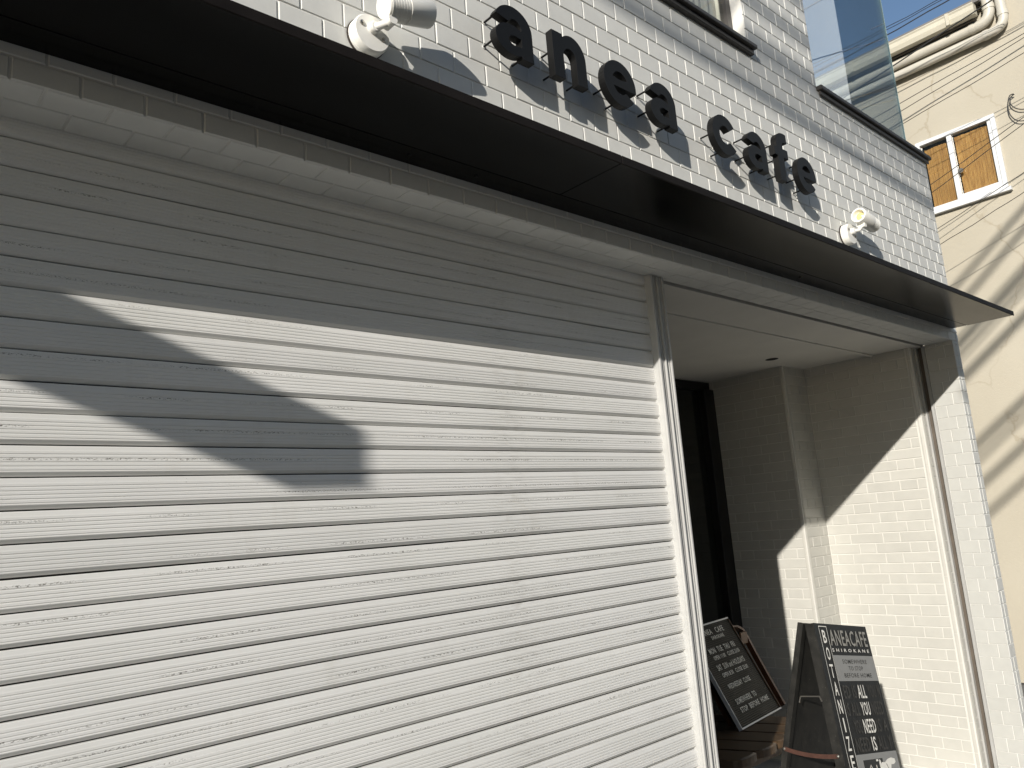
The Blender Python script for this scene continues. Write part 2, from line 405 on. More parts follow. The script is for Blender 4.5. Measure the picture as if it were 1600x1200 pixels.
# upper facade rows (kept above the canopy fixing), parity follows the photograph
for k in range(-5, 62):
    zb = 1.5335+k*P_V
    if zb+P_V < ZSOF-.2: continue
    z0, z1 = zb+J_/2, zb+P_V-J_/2
    off = X_R0 + (P_U/2 if k % 2 else 0)
    c = math.floor((XL-off)/P_U)
    while off+c*P_U < XE:
        a, b = off+c*P_U+J_/2, off+(c+1)*P_U-J_/2; c += 1
        zz0, zz1 = z0, z1
        if zz0 < ZSOF+.003: zz0 = ZSOF+.003
        if zz1-zz0 < .02: continue
        if b > XE: b = XE
        if a < XL or b-a < .012: continue
        zm = (zz0+zz1)/2; xm = (a+b)/2
        if zm < ZSOF: continue
        lim = None
        if WZ0-.045 < zz1 and zz0 < WZ1 and a < WX1 and b > WX0:
            if zz0 < WZ0-.057: zz1 = WZ0-.045
            elif a < WX0: b = WX0-.004
            elif b > WX1: a = WX1+.004
            else: continue
            if zz1-zz0 < .012 or b-a < .012: continue
        if xm > GX0 or b > GX0:
            if zz0 > ZPAR: 
                if a > GX0-.012: continue
                b = GX0-.002
            elif zz1 > ZPAR: zz1 = ZPAR-.003
            if b-a < .012 or zz1-zz0 < .012: continue
        if zm > 5.2: continue
        fac.put(facade, Vector((0, yb, 0)), X_, Z_, (a+b)/2, (zz0+zz1)/2, b-a, zz1-zz0)
# soffit of the opening: two rows, facing down
for row in range(2):
    y0 = YF+.004+row*.0945; y1 = y0+.0945-.006
    off = X_R0+(P_U/2 if row else 0); c = math.floor((XL-off)/P_U)
    while off+c*P_U < XJ:
        a, b = off+c*P_U+.003, min(off+(c+1)*P_U-.003, XJ-.002); c += 1
        if a < -1.5 or b-a < .012: continue
        fac.put(facade, Vector((0, 0, ZSOF+JD)), X_, -Y_, (a+b)/2, -(y0+y1)/2, b-a, y1-y0)
# pillar: facade strip (two tiles wide or one) and jamb
for k in range(-40, 0):
    z1 = 1.5335+k*P_V+P_V-J_/2; z0 = z1-P_V+J_
    if z0 > ZSOF: continue
    z1 = min(z1, ZSOF-.003); z0 = max(z0, ZG)
    if z1-z0 < .012: continue
    cuts = [XJ+.001, XJ+.056, XE] if k % 5 else [XJ+.001, XE]
    for a, b in zip(cuts[:-1], cuts[1:]):
        fac.put(pillar, Vector((0, yb, 0)), X_, Z_, (a+b-.007)/2, (z0+z1)/2, b-a-.007, z1-z0)
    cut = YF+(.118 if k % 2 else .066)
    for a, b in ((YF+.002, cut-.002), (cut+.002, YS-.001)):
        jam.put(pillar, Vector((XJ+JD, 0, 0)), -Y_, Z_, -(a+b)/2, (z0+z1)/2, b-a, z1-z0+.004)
fac.flush('tile', 300, 'tile_field', facade); jam.flush('jamb_tile', 300, 'jamb_field', pillar)

# ------------------------------------------------------------------ alcove
XR, XS, YRET, YB = 6.13, 5.775, 3.095, 3.80      # right wall, side wall, return face, back
aw = B()
aw.box(XR+.004, 6.258, 2.244, YRET+.3, ZG, ZSOF+.03)
aw.box(XS+.004, XR+.003, YRET+.004, YB+.2, ZG, ZSOF+.03)
alc = aw.build('alcove_wall', M_grout, cafe)
brk = Field(M_glaze, .004, .35)
PV, HU = .0758, .1265
zr = -.616-18*PV
# right wall faces -x: U must give U x V = -x  ->  U = -y ; run it from the near end by negative offsets
def run(par, O, U, V, L, first, flip):
    for k in range(0, 42):
        z0, z1 = zr+k*PV+.0035, min(zr+(k+1)*PV-.0035, ZSOF-.002)
        if z1-z0 < .012: continue
        odd = (k+first) % 2
        seq = [2, 1] if odd else [.5, 1]
        u = 0.; i = 0
        while u < L-.012:
            if odd: s_ = 2 if i % 2 == 0 else 1
            else: s_ = .5 if i == 0 else (1 if i % 2 else 2)
            e = min(u+s_*HU, L)
            if e-u > .014: brk.put(par, O, U, V, ((u+e)/2)*flip, (z0+z1)/2, e-u-.006, z1-z0)
            u = e; i += 1
run(alc, Vector((XR+.004, 2.287, 0)), -Y_, Z_, YRET-2.287, 1, -1)
run(alc, Vector((XS+.03, YRET+.004, 0)), X_, Z_, XR-XS-.03, 0, 1)
run(alc, Vector((XS+.004, YRET+.03, 0)), -Y_, Z_, YB-YRET-.03, 1, -1)
for k in range(0, 42):       # thin strip beside the rail, faces the street
    z0, z1 = zr+k*PV+.003, min(zr+(k+1)*PV-.003, ZSOF-.002)
    if z1-z0 > .012: brk.put(alc, Vector((0, 2.244, 0)), X_, Z_, (6.163+6.214)/2, (z0+z1)/2, .049, z1-z0)
brk.flush('brick', 300, 'brick_field', alc)
# rounded corner trims, quarter rounds in short lengths
def bull(cx, cy, rad, a0, a1, ztop):
    n = 8; prof = [(cx+rad*math.cos(R(a0+(a1-a0)*i/n)), cy+rad*math.sin(R(a0+(a1-a0)*i/n))) for i in range(n+1)]
    h = .198; z = ZG
    me = None
    while z < ztop-.01:
        z1 = min(z+h, ztop)
        vs = [(x, y, zz) for zz in (z+.0012, z1-.0012) for x, y in prof]; m_ = len(prof)
        B().add(vs, [(i, i+1, m_+i+1, m_+i) for i in range(m_-1)]).build('corner_trim', M_trim, cafe, smooth=True)
        z = z1
bull(XR+.034, 2.276, .036, 180, 270, ZSOF-.002)
bull(XS+.034, YRET+.034, .036, 180, 270, ZSOF-.002)

# ceiling of the alcove
cb = B()
cb.box(2.72, XJ+.05, 2.19, 2.512, ZSOF, ZSOF+.02)
ceil1 = cb.build('ceiling_panel', M_ceil, cafe)
B().box(2.72, XJ+.05, 2.519, 2.552, ZSOF-.007, ZSOF+.02, .001).build('ceiling_batten', M_ceil, cafe)
DLX, DLY = 5.43, 2.985
bm = bmesh.new()
n = 40; outer = []
ring = [bm.verts.new((DLX+.048*math.cos(2*math.pi*i/n), DLY+.048*math.sin(2*math.pi*i/n), ZSOF+.006)) for i in range(n)]
sq = []
for i in range(n):
    an = 2*math.pi*i/n; cx, sy = math.cos(an), math.sin(an); k = 1/max(abs(cx), abs(sy)); sq.append(bm.verts.new((DLX+.12*cx*k, DLY+.12*sy*k, ZSOF+.006)))
for i in range(n): bm.faces.new((ring[i], ring[(i+1) % n], sq[(i+1) % n], sq[i]))
cl = B().bm(bm)
for x0, x1, y0, y1 in ((2.72, DLX-.12, 2.56, YB+.1), (DLX+.12, XJ+.05, 2.56, YB+.1), (DLX-.12, DLX+.12, 2.56, DLY-.12), (DLX-.12, DLX+.12, DLY+.12, YB+.1)):
    cl.add([(x0, y0, ZSOF+.006), (x1, y0, ZSOF+.006), (x1, y1, ZSOF+.006), (x0, y1, ZSOF+.006)], [(0, 1, 2, 3)])
cl.build('ceiling', M_ceil, cafe)
B().lathe([(0, .048), (.0005, .043), (.07, .040), (.071, .0)], (DLX, DLY, ZSOF+.005), (0, 0, 1)).build('downlight', M_shade, cafe, smooth=True)
B().box(2.70, 6.3, 2.168, 3.95, ZSOF+.1, ZSOF+.12).box(2.70, 6.3, 2.1635, 2.166, ZSOF+.006, ZSOF+.1).build('slot_shade', M_shade, cafe)  # dark sheets stand in for the shade inside the ceiling slot
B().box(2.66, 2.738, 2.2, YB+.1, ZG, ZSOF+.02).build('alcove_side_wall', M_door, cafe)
B().box(2.74, 6.2, 2.2, YB+.1, ZG+.021, ZG+.026).build('alcove_floor', M_floor, cafe)

# guide rail set in the right jamb
rail = B().box(6.196, 6.258, 2.1660, 2.1885, ZG, ZSOF-.001)
rail.box(6.190, 6.1959, 2.1665, 2.1705, ZG, ZSOF-.001).box(6.191, 6.1959, 2.1835, 2.1880, ZG, ZSOF-.001)
rail.build('guide_rail', M_rail, cafe)
B().box(6.204, 6.258, 2.2285, 2.2430, ZG, ZSOF-.001).build('guide_rail', M_rail, cafe)
B().box(6.236, 6.2579, 2.1887, 2.2283, ZG, ZSOF-.001).build('rail_groove', mottled('brown_groove', (.11, .09, .07), .7, 8, .25, .1), cafe)  # web of the groove in a darker brown-grey

# entrance door at the back: black frame with dark glass
door = thing('entrance_door', 'black framed dark glass door at the back of the tiled alcove', 'door', (4.6, YB, 0))
db = B()
db.box(2.75, XS, YB-.01, YB+.05, ZSOF-.07, ZSOF-.002, .004)
db.box(XS-.14, XS+.002, YB-.045, YB+.049, ZG, ZSOF-.071, .004).box(2.75, 2.86, YB-.045, YB+.049, ZG, ZSOF-.071, .004)
db.box(4.55, 4.66, YB-.02, YB+.049, ZG, ZSOF-.071, .004)
db.build('frame', M_door, door)
B().box(2.861, 4.549, YB+.02, YB+.03, ZG+.1, ZSOF-.071).build('pane', M_dglass, door)
B().box(4.661, XS-.141, YB+.02, YB+.03, ZG+.1, ZSOF-.071).build('pane', M_dglass, door)
B().tube([(4.74, YB-.07, -.9), (4.74, YB-.07, .1)], .014).tube([(4.74, YB-.07, -.8), (4.74, YB+.02, -.8)], .008).tube([(4.74, YB-.07, 0), (4.74, YB+.02, 0)], .008).build('handle', M_screw, door, smooth=True)

# upper window
win = B()
win.box(WX0, WX1, 2.035, 2.08, WZ0, WZ0+.055, .004).box(WX0, WX1, 2.035, 2.08, WZ1-.05, WZ1, .004)
win.box(WX1-.055, WX1-.001, 2.036, 2.079, WZ0+.055, WZ1-.05, .003).box(WX0, WX0+.05, 2.036, 2.079, WZ0+.055, WZ1-.05, .003)
win.box(2.70, 2.76, 2.03, 2.078, WZ0+.055, WZ1-.05, .003)
win.box(WX0+.05, WX1-.055, 2.028, 2.034, WZ0+.004, WZ0+.03)
window = win.build('window', M_frame, cafe)
B().box(WX0-.02, WX1+.035, 1.925, 2.034, WZ0-.012, WZ0+.012, .003).box(WX0-.012, WX1+.028, 1.945, 1.972, WZ0-.042, WZ0-.013, .003).build('window_sill', M_frame, cafe)
B().box(WX1-.001, WX1+.0, 1.97, 2.034, WZ0, WZ1).build('window_reveal', M_white, cafe)
for a, b in ((WX0+.051, 2.699), (2.761, WX1-.056)):
    B().box(a, b, 2.055, 2.06, WZ0+.056, WZ1-.051).build('pane', M_wglass, window, origin=None)
def curtain(x0, x1, y, amp, per, mat, ph=0):
    b = B(); n = int((x1-x0)/per*12); vs = []
    for i in range(n+1):
        x = x0+(x1-x0)*i/n; t = 2*math.pi*(x-x0)/per+ph
        yy = y+amp*math.sin(t)+amp*.4*math.sin(2.3*t+1)
        vs += [(x, yy, WZ0+.01), (x, yy, WZ1)]
    b.add(vs, [(2*i, 2*i+2, 2*i+3, 2*i+1) for i in range(n)]); return b.build('curtain', mat, cafe, smooth=True)
curtain(WX0, 3.46, 2.14, .022, .11, M_curtain)
curtain(3.50, WX1-.01, 2.15, .022, .075, M_curtdk, 1)
B().box(WX0-.05, WX1+.05, 2.3, 2.34, WZ0-.1, WZ1+.05).build('room_backing', M_shade, cafe)

# ------------------------------------------------------------------ roller shutter
shut = thing('roller_shutter', 'white ribbed steel roller shutter covering the shop front, closed and scuffed', 'shutter', (0, YS, 0))
PS = .078
def slat_profile():
    pts = []            # (y offset, z from the seam down), outer skin; negative y is towards the street
    def a(y, t): pts.append((y, -t*PS))
    a(.0105, .022); a(-.0012, .024); a(-.0035, .05); a(-.0052, .17)
    t = .185
    for i in range(5):
        a(-.0058, t); a(-.0062, t+.025); a(-.0063, t+.085); a(-.0052, t+.105); a(-.0050, t+.118)
        t += .125
    a(-.0060, .82); a(-.0056, .845); a(-.0035, .875); a(.0015, .935); a(.0042, .968); a(.0105, .972)
    return pts
sp = slat_profile(); x0s, x1s = -3.2, 2.872
NSEG = 40
def slat_mesh(seed):
    rg = random.Random(seed); vs = []; fs = []; m_ = len(sp)
    ph = [rg.uniform(0, 6.28) for _ in range(6)]
    for i in range(NSEG+1):
        x = x0s+(x1s-x0s)*i/NSEG
        dy = .0007*math.sin(x*1.3+ph[0])+.0005*math.sin(x*3.1+ph[1])+.0004*math.sin(x*8+ph[2]); dz = .0003*math.sin(x*1.1+ph[3])+.0002*math.sin(x*4.3+ph[4])
        for j, (y, z) in enumerate(sp): vs.append((x, y+dy, z+dz))
    for i in range(NSEG):
        for j in range(m_-1): fs.append((i*m_+j, i*m_+j+1, (i+1)*m_+j+1, (i+1)*m_+j))
    me = mesh('slat', vs, fs); me.materials.append(M_shut)
    return me
slat_mes = [slat_mesh(i) for i in range(6)]
ZK0 = .9116
for k in range(-3, 35):
    zt = ZK0-k*PS
    o = link('slat', slat_mes[(k*5+3) % 6], None, shut)
    o.location = (random.uniform(-.003, .003), random.uniform(-.0005, .0005), zt+EYE)
    o.rotation_euler = (0, R(random.gauss(0, .007)), 0)
B().box(x0s, x1s, YS-.012, YS+.02, ZG+.03, ZK0-35*PS+.001, .004).build('bottom_bar', M_alu, shut)
B().box(x0s-.05, x1s+.02, YS+.012, YS+.02, ZG, ZSOF).build('seam_shade', M_shade, shut)  # dark sheet added behind the slats so the seams look shaded
# removable centre post with two channels
post = thing('shutter_post', 'grey-white ribbed metal guide post at the right end of the shutter', 'post', (2.91, YS, 0))
PX0, PX1 = 2.862, 2.962
B().box(PX0, PX1, 2.133, 2.205, ZG, ZSOF-.001).build('channel', M_post, post)
for a, b, d in ((PX0+.0005, PX0+.013, .012), (PX0+.019, PX0+.026, .004), (PX0+.031, PX0+.037, .004), (2.911, 2.918, .010), (PX0+.064, PX0+.070, .004), (PX0+.078, PX0+.084, .004), (PX1-.011, PX1-.0005, .010)):
    B().box(a, b, 2.133-d, 2.1335, ZG, ZSOF-.001, .0012).build('rib', M_post, post)

# ------------------------------------------------------------------ canopy
can = thing('canopy', 'thin black steel canopy plate projecting over the shop front', 'awning', (2, 1.8, ZSOF+EYE))
ZC, YC, XC = 1.207, 1.560, 6.235
JX = 2.02
for a, b in ((XL, JX-.002), (JX+.002, XC)):
    B().box(a, b, YC, 1.862, ZC, ZC+.014, .0015).build('plate', M_black, can)
    B().box(a, b, YC-.0005, YC+.006, ZC-.003, ZC+.028, .001).build('front_lip', M_lip, can)
B().box(XL, XC, 1.868, YF-.001, ZC+.002, ZC+.020, .001).build('rear_plate', M_black, can)
B().box(XL, XC-.02, 1.861, 1.869, ZC+.010, ZC+.03).build('groove', M_shade, can)
B().extr([(1.955, ZC+.021), (YF-.002, ZC+.021), (YF-.002, ZC+.075), (1.960, ZC+.075)], XL, XC).build('flashing', M_black, can)
for bx_ in (1.38, 1.66, 3.9):
    B().lathe([(0, .008), (-.003, .007), (-.005, .003)], (bx_, 1.915, ZC+.002), (0, 0, 1), 10).build('bolt', M_black, can, smooth=True)
# white mortar strip under the tiles behind the canopy
B().extr([(1.957, ZC+.08), (YF-.0005, ZC+.08), (YF-.0005, ZC+.098), (1.961, ZC+.098)], XL, XE-.02).build('sealant', M_white, can)

# ------------------------------------------------------------------ sign letters
def arc(cx, cy, rx, ry, a0, a1, n=18):
    return [(cx+rx*math.cos(R(a0+(a1-a0)*i/n)), cy+ry*math.sin(R(a0+(a1-a0)*i/n))) for i in range(n+1)]
S = .053
def L_a():
    o = [(.184, 0), (.184, .120)] + arc(.093, .118, .091, .084, 2, 158) + arc(.097, .118, .037, .037, 148, 0, 10)
    o += arc(.080, .061, .080, .061, 50, 306, 26) + [(.131, .0)]
    h = arc(.096, .061, .036, .024, 60, 300, 16) + [(.131, .040), (.131, .082)]
    return [o, h], .184, [(.02, .06), (.03, .165), (.158, .03)]
def L_n():
    o = [(0, 0), (S, 0), (S, .10)] + arc(.0925, .10, .0395, .047, 180, 0, 12) + [(.132, 0), (.185, 0), (.185, .115)]
    o += arc(.108, .115, .077, .088, 0, 132, 14) + [(S, .195), (0, .195)]
    return [o], .185, [(.026, .03), (.026, .13), (.158, .03)]
def L_e():
    o = [(.2035, .083)] + arc(.1025, .1, .1025, .103, -6, 318, 34) + arc(.1025, .1, .052, .055, 312, 198, 12) + [(.055, .083)]
    h = [(.056, .120)] + list(reversed(arc(.1025, .1, .049, .053, 22, 158, 12))) + [(.149, .120)]
    return [o, h], .205, [(.03, .07), (.1, .025), (.1, .18)]
def L_c():
    o = arc(.105, .1, .105, .104, 36, 322, 32) + arc(.105, .1, .052, .052, 318, 40, 22)
    return [o], .21, [(.03, .1), (.1, .024)]
def L_f():
    o = [(.025, 0), (.080, 0), (.080, .142), (.130, .142), (.130, .188), (.080, .188), (.080, .212)] + arc(.110, .212, .030, .026, 180, 100, 8)[1:]
    o += [(.134, .238), (.134, .284), (.105, .286)] + arc(.095, .216, .070, .068, 95, 180, 10)[1:] + [(.025, .188), (-.005, .188), (-.005, .142), (.025, .142)]
    return [o], .13, [(.05, .04), (.05, .13), (.05, .22)]
def poly_mesh(name, loops, half, bev, SC=.985):
    cu = bpy.data.curves.new(name, 'CURVE'); cu.dimensions = '2D'; cu.fill_mode = 'BOTH'; cu.extrude = half; cu.bevel_depth = bev; cu.bevel_resolution = 0; cu.offset = .0026
    for L in loops:
        q = []
        for p in L:
            if not q or math.hypot(p[0]-q[-1][0], p[1]-q[-1][1]) > 1e-5: q.append(p)
        sp_ = cu.splines.new('POLY'); sp_.points.add(len(q)-1)
        for i, (x, y) in enumerate(q): sp_.points[i].co = (x*SC, y*SC, 0, 1)
        sp_.use_cyclic_u = True
    t = bpy.data.objects.new('tmp', cu); COL.objects.link(t); bpy.context.view_layer.update()
    me = bpy.data.meshes.new_from_object(t.evaluated_get(bpy.context.evaluated_depsgraph_get()))
    bpy.data.objects.remove(t); bpy.data.curves.remove(cu); me.name = name; me.materials.clear()
    for p in me.polygons: p.use_smooth = False
    return me
ZB = 1.724
letters = [(L_a, 1.769, 'a', 'first and largest letter a of the wall sign, black metal'), (L_n, 2.069, 'n', 'black metal letter n in the wall sign'),
           (L_e, 2.366, 'e', 'black metal letter e between n and a in the left word'), (L_a, 2.671, 'a', 'second black metal letter a, last letter of the left word'),
           (L_c, 3.154, 'c', 'black metal letter c beginning the right word of the sign'), (L_a, 3.459, 'a', 'third black metal letter a, between c and f'),
           (L_f, 3.746, 'f', 'tall black metal letter f with crossbar in the right word'), (L_e, 3.968, 'e', 'last black metal letter e at the right end of the sign')]
lcache = {}
for fn, x, ch, lab in letters:
    loops, wd, pins = fn()
    if ch not in lcache:
        lcache[ch] = poly_mesh('letter_'+ch, loops, .0162, .0005); lcache[ch].materials.append(M_blackm)
    t = thing('sign_letter', lab, 'letter', (x, YF, ZB+EYE), 'raised letters of the wall sign')
    fo = link('letter_body', lcache[ch], None, t); fo.location = (0, -.0805, 0); fo.rotation_euler = (math.pi/2, 0, 0)
    for px, pz in pins:
        b = B().tube([(x+px, YF-.065, ZB+pz), (x+px, YF+.004, ZB+pz)], .0042, 8)
        b.build('pin', M_blackm, t, smooth=True)
        B().lathe([(0, .0075), (-.003, .0075)], (x+px, YF, ZB+pz), (0, 1, 0), 10).build('pin_washer', M_tile, t)

# ------------------------------------------------------------------ spotlights
def spotlight(bx, bz, back, front, label, lensfront):
    t = thing('spotlight', label, 'spotlight', (bx, YF, bz+EYE), 'white spotlights on the tile wall')
    B().lathe([(-.001, .069), (-.008, .069)], (bx, YF, bz), (0, 1, 0), 36).build('gasket', M_gasket, t, smooth=True)
    B().lathe([(-.008, .066), (-.020, .066), (-.021, .064), (-.023, .064), (-.024, .066), (-.042, .066), (-.048, .062), (-.050, .0)], (bx, YF, bz), (0, 1, 0), 40).build('base', M_lampw, t, smooth=True)
    for sx, sz in ((-.040, .020), (.040, -.012)):
        B().lathe([(0, .008), (-.004, .008), (-.006, .004)], (bx+sx, YF-.0495, bz+sz), (0, 1, 0), 12).build('screw', M_screw, t, smooth=True)
    bk, ft = Vector(back), Vector(front); ax = (ft-bk); Ln = ax.length; ax.normalize()
    hub = Vector((bx, YF-.05, bz+.012)); mid = bk+ax*(Ln*(.13 if not lensfront else .80))
    el = Vector((mid.x, mid.y+.005, mid.z-.053))
    B().lathe([(0, .020), (-.018, .019), (-.022, .015)], (bx, YF-.048, bz+.012), (0, 1, 0), 20).tube([(bx, YF-.06, bz+.012), (bx+(el.x-bx)*.4, YF-.080, bz+.014), (el.x, el.y, el.z)], [.012, .012, .013], 12).build('arm', M_lampw, t, smooth=True)
    side = ax.cross(Vector((0, 0, 1))).normalized()
    B().lathe([(-.022, .016), (.022, .016)], el, side, 18).build('swivel', M_lampw, t, smooth=True)
    r = .046
    prof = [(0, 0), (0, r*.86), (.004, r*.93), (.006, r*.93)]
    tt = .006
    for i in range(7): prof += [(tt, r*.965), (tt+.008, r*.965), (tt+.0085, r*.945), (tt+.0105, r*.945)]; tt += .011
    prof += [(tt, r), (Ln-.002, r), (Ln, r*.975), (Ln, r*.76), (Ln-.028, r*.62), (Ln-.030, 0)]
    head = B().lathe(prof, bk, ax, 40).build('head', M_lampw, t, smooth=True)
    B().lathe([(Ln-.030, r*.60), (Ln-.022, r*.42), (Ln-.019, 0)], bk, ax, 28).build('lens', M_lens, head, smooth=True)
    head.location = head.location
    return t
spotlight(1.268, 1.606, (1.280, 1.868, 1.677), (1.458, 1.868, 1.722), 'large white spotlight at the left of the sign, beside the first letter', False)
spotlight(4.655, 1.612, (4.885, 1.872, 1.694), (4.672, 1.872, 1.720), 'small white spotlight with visible lens, right of the sign above the canopy', True)

# ------------------------------------------------------------------ corner glass screen on the parapet
gs = thing('glass_screen', 'frameless glass screen on a dark coping at the upper right corner', 'glass screen', (5.3, YF, ZPAR+EYE))
B().box(GX0+.001, 6.375, 1.935, 2.27, ZPAR, ZPAR+.03, .004).box(GX0+.012, 6.36, 1.952, 1.9665, ZPAR-.03, ZPAR-.0005, .003).build('coping', M_frame, gs)
B().box(GX0+.006, 6.05, 1.985, 1.995, ZPAR+.0305, 4.6).build('pane', M_glass, gs)
B().box(GX0+.0005, GX0+.006, 1.972, 2.005, ZPAR+.0305, 4.6).build('edge_channel', M_door, gs)
B().box(6.050, 6.053, 1.9845, 1.9955, ZPAR+.0305, 4.6).build('polished_edge', mottled('glass_edge', (.40, .50, .46), .15, 3, .1, 0), gs)

# ------------------------------------------------------------------ text helper
def text_mesh(body, size=1., offset=0.):
    cu = bpy.data.curves.new('txt', 'FONT'); cu.body = body; cu.size = 1.; cu.space_character = 1.12; cu.offset = offset; cu.resolution_u = 2
    t = bpy.data.objects.new('tmp', cu); COL.objects.link(t); bpy.context.view_layer.update()
    me = bpy.data.meshes.new_from_object(t.evaluated_get(bpy.context.evaluated_depsgraph_get()))
    bpy.data.objects.remove(t); bpy.data.curves.remove(cu); me.materials.clear()
    xs = [v.co.x for v in me.vertices]; ys = [v.co.y for v in me.vertices]
    return me, min(xs), max(xs), min(ys), max(ys)
def put_text(name, body, mat, par, MX, u0, u1, v0, v1, lift, offset=.012):
    """fit text into the box u0..u1, v0..v1 (v upwards) of plane MX"""
    me, a, b, c, d = text_mesh(body, offset=offset)
    for v in me.vertices:
        v.co = Vector((u0+(v.co.x-a)/(b-a)*(u1-u0), v0+(v.co.y-c)/(d-c)*(v1-v0), lift))
    me.materials.append(mat); o = bpy.data.objects.new(name, me); COL.objects.link(o); o.parent = par; o.matrix_basis = MX; return o
def plane_mx(O, U, V):
    N = U.cross(V); return Matrix(((U.x, V.x, N.x, O.x), (U.y, V.y, N.y, O.y), (U.z, V.z, N.z, O.z), (0, 0, 0, 1)))
def flat(name, pts, mat, par, MX, lift, thick=0):
    me = mesh(name, [(x, y, lift) for x, y in pts], [tuple(range(len(pts)))]); me.materials.append(mat)
    o = bpy.data.objects.new(name, me); COL.objects.link(o); o.parent = par; o.matrix_basis = MX; return o
def rect(u0, u1, v0, v1): return [(u0, v0), (u1, v0), (u1, v1), (u0, v1)]

# ------------------------------------------------------------------ A-frame sign
az, tau, lam = R(91.7), R(9.65), R(10.85)
w_ = Vector((math.sin(az)*math.cos(tau), math.cos(az)*math.cos(tau), -math.sin(tau)))
u_ = (Z_-w_*w_.z).normalized(); n_ = w_.cross(u_)
KA = 1.10                      # laid out at unit size, scaled about the eye point
TL = Vector((3.499, 1.900, -.526)); WD = .482
dF = -u_*math.cos(lam)+n_*math.sin(lam); dR = -u_*math.cos(lam)-n_*math.sin(lam)
af = thing('a_frame_sign', 'black wooden A-frame sign with white lettering standing in the entrance', 'sign', (4.0, 2.1, 0))
AO = Matrix.Translation(Vector((0, 0, EYE))-Vector((4.0, 2.1, 0))) @ Matrix.Scale(KA, 4)
def slab(O, a, b, c, la, lb, lc):
    """box spanned from O by a*la, b*lb, c*lc"""
    vs = [O+a*(la*i)+b*(lb*j)+c*(lc*k) for k in (0, 1) for j in (0, 1) for i in (0, 1)]
    return vs, [(0,2,3,1), (4,5,7,6), (0,1,5,4), (2,6,7,3), (0,4,6,2), (1,3,7,5)]
def down(P, d): return (P.z-(ZG+.022)/KA)/-d.z
nF = w_.cross(-dF).normalized()         # outward normal of the front panel
nR = (-w_).cross(-dR).normalized()
Lf = down(TL, dF); Lr = down(TL, dR)
# front leaf: two stiles, panel, top rail
BK = .024
sb = B(); sb.add(*slab(TL, w_, dF, -nF, .026, Lf, .045)); front_l = sb.sc(KA).build('stile', M_sign, af)
sb = B(); P = TL+w_*(WD-.022); sb.add(*slab(P, w_, dF, -nF, .022, down(P, dF), .045)); sb.sc(KA).build('stile', M_sign, af)
sb = B(); P = TL+w_*.0262; sb.add(*slab(P-nF*.001, w_, dF, -nF, WD-.0484, .80, .012)); panel = sb.sc(KA).build('front_panel', M_signface, af)
sb = B(); P = TL+w_*.0262-nF*.0135; sb.add(*slab(P, w_, dF, -nF, WD-.0484, .04, .030)); sb.sc(KA).build('top_rail', M_sign, af)
# rear leaf
T2 = TL-n_*.052
sb = B(); sb.add(*slab(T2-n_*.028, w_, dR, -nR, .030, down(T2, dR), .028)); sb.sc(KA).build('stile', M_sign, af)
sb = B(); P = T2-n_*.028+w_*(WD-.026); sb.add(*slab(P, w_, dR, -nR, .026, down(P, dR), .028)); sb.sc(KA).build('stile', M_sign, af)
sb = B(); P = T2-n_*.030+w_*.0302; sb.add(*slab(P-nR*.008, w_, dR, -nR, WD-.0564, .85, .010)); sb.sc(KA).build('rear_panel', M_sign, af)
# brace, hinge, strap on the near side
def side_pt(a, b): return TL-n_*a-u_*b      # a backwards, b down
sb = B(); sb.tube([side_pt(.088, .350)-w_*.004, side_pt(.080, .324)-w_*.004, side_pt(-.012, .315)-w_*.004, side_pt(-.022, .335)-w_*.004], .0035, 6); sb.sc(KA).build('wire_stay', M_screw, af, smooth=True)
a_, b_ = side_pt(.172, .556), side_pt(-.086, .549)
st = B(); q = []
for i in range(13):
    t = i/12; P = a_.lerp(b_, t)-u_*(.012*4*t*(1-t))-w_*.006; q.append(P)
for P in q: st.v += [P+u_*.009, P-u_*.009]
st.f += [(2*i, 2*i+2, 2*i+3, 2*i+1) for i in range(12)]
k = len(st.v); st.v += [v-w_*.003 for v in st.v]; st.f += [(k+2*i, k+2*i+1, k+2*i+3, k+2*i+2) for i in range(12)]
st.f += [(2*i, k+2*i, k+2*i+2, 2*i+2) for i in range(12)]+[(2*i+1, 2*i+3, k+2*i+3, k+2*i+1) for i in range(12)]
strap = st.sc(KA).build('strap', M_leather, af)
for P in (a_, b_): B().lathe([(0, .007), (.004, .006), (.006, 0)], P-w_*.0085-(w_*.0), -w_, 12).sc(KA).build('rivet', M_screw, af, smooth=True)
# printing on the front panel
MXF = AO @ plane_mx(TL, w_, -dF)
LF = .0022
for a, b in ((.031, .0338), (.0985, .1013)): flat('column_rule', rect(a, b, -.80, -.012), M_ink, af, MXF, LF)
flat('column_rule', rect(.0338, .0985, -.0155, -.012), M_ink, af, MXF, LF)
for i, chh in enumerate('BOTANIZE'):
    c0 = -.030-i*.0752
    wdt = .030 if chh != 'I' else .010
    put_text('column_letter', chh, M_ink, af, MXF, .066-wdt/2, .066+wdt/2, c0-.058, c0, LF, .014)
put_text('shop_name', 'ANEACAFE', M_inkg, af, MXF, .112, .456, -.098, -.026, LF, .014)
put_text('place_name', 'S H I R O K A N E', M_ink, af, MXF, .110, .452, -.125, -.110, LF, .014)
flat('grey_panel', rect(.1045, .476, -.253, -.140), M_inkpan, af, MXF, .0016)
for s_, a, b, c in (('SOMEWHERE', .176, .402, -.177), ('TO STOP', .220, .352, -.207), ('BEFORE HOME', .166, .420, -.238)):
    put_text('slogan', s_, M_inkblk, af, MXF, a, b, c, c+.019, .0026, .008)
GH = ['ED IS ALL YOU N', 'IS ALL YOU NEED', 'YOU NEED IS A', 'NEED IS ALL Y']
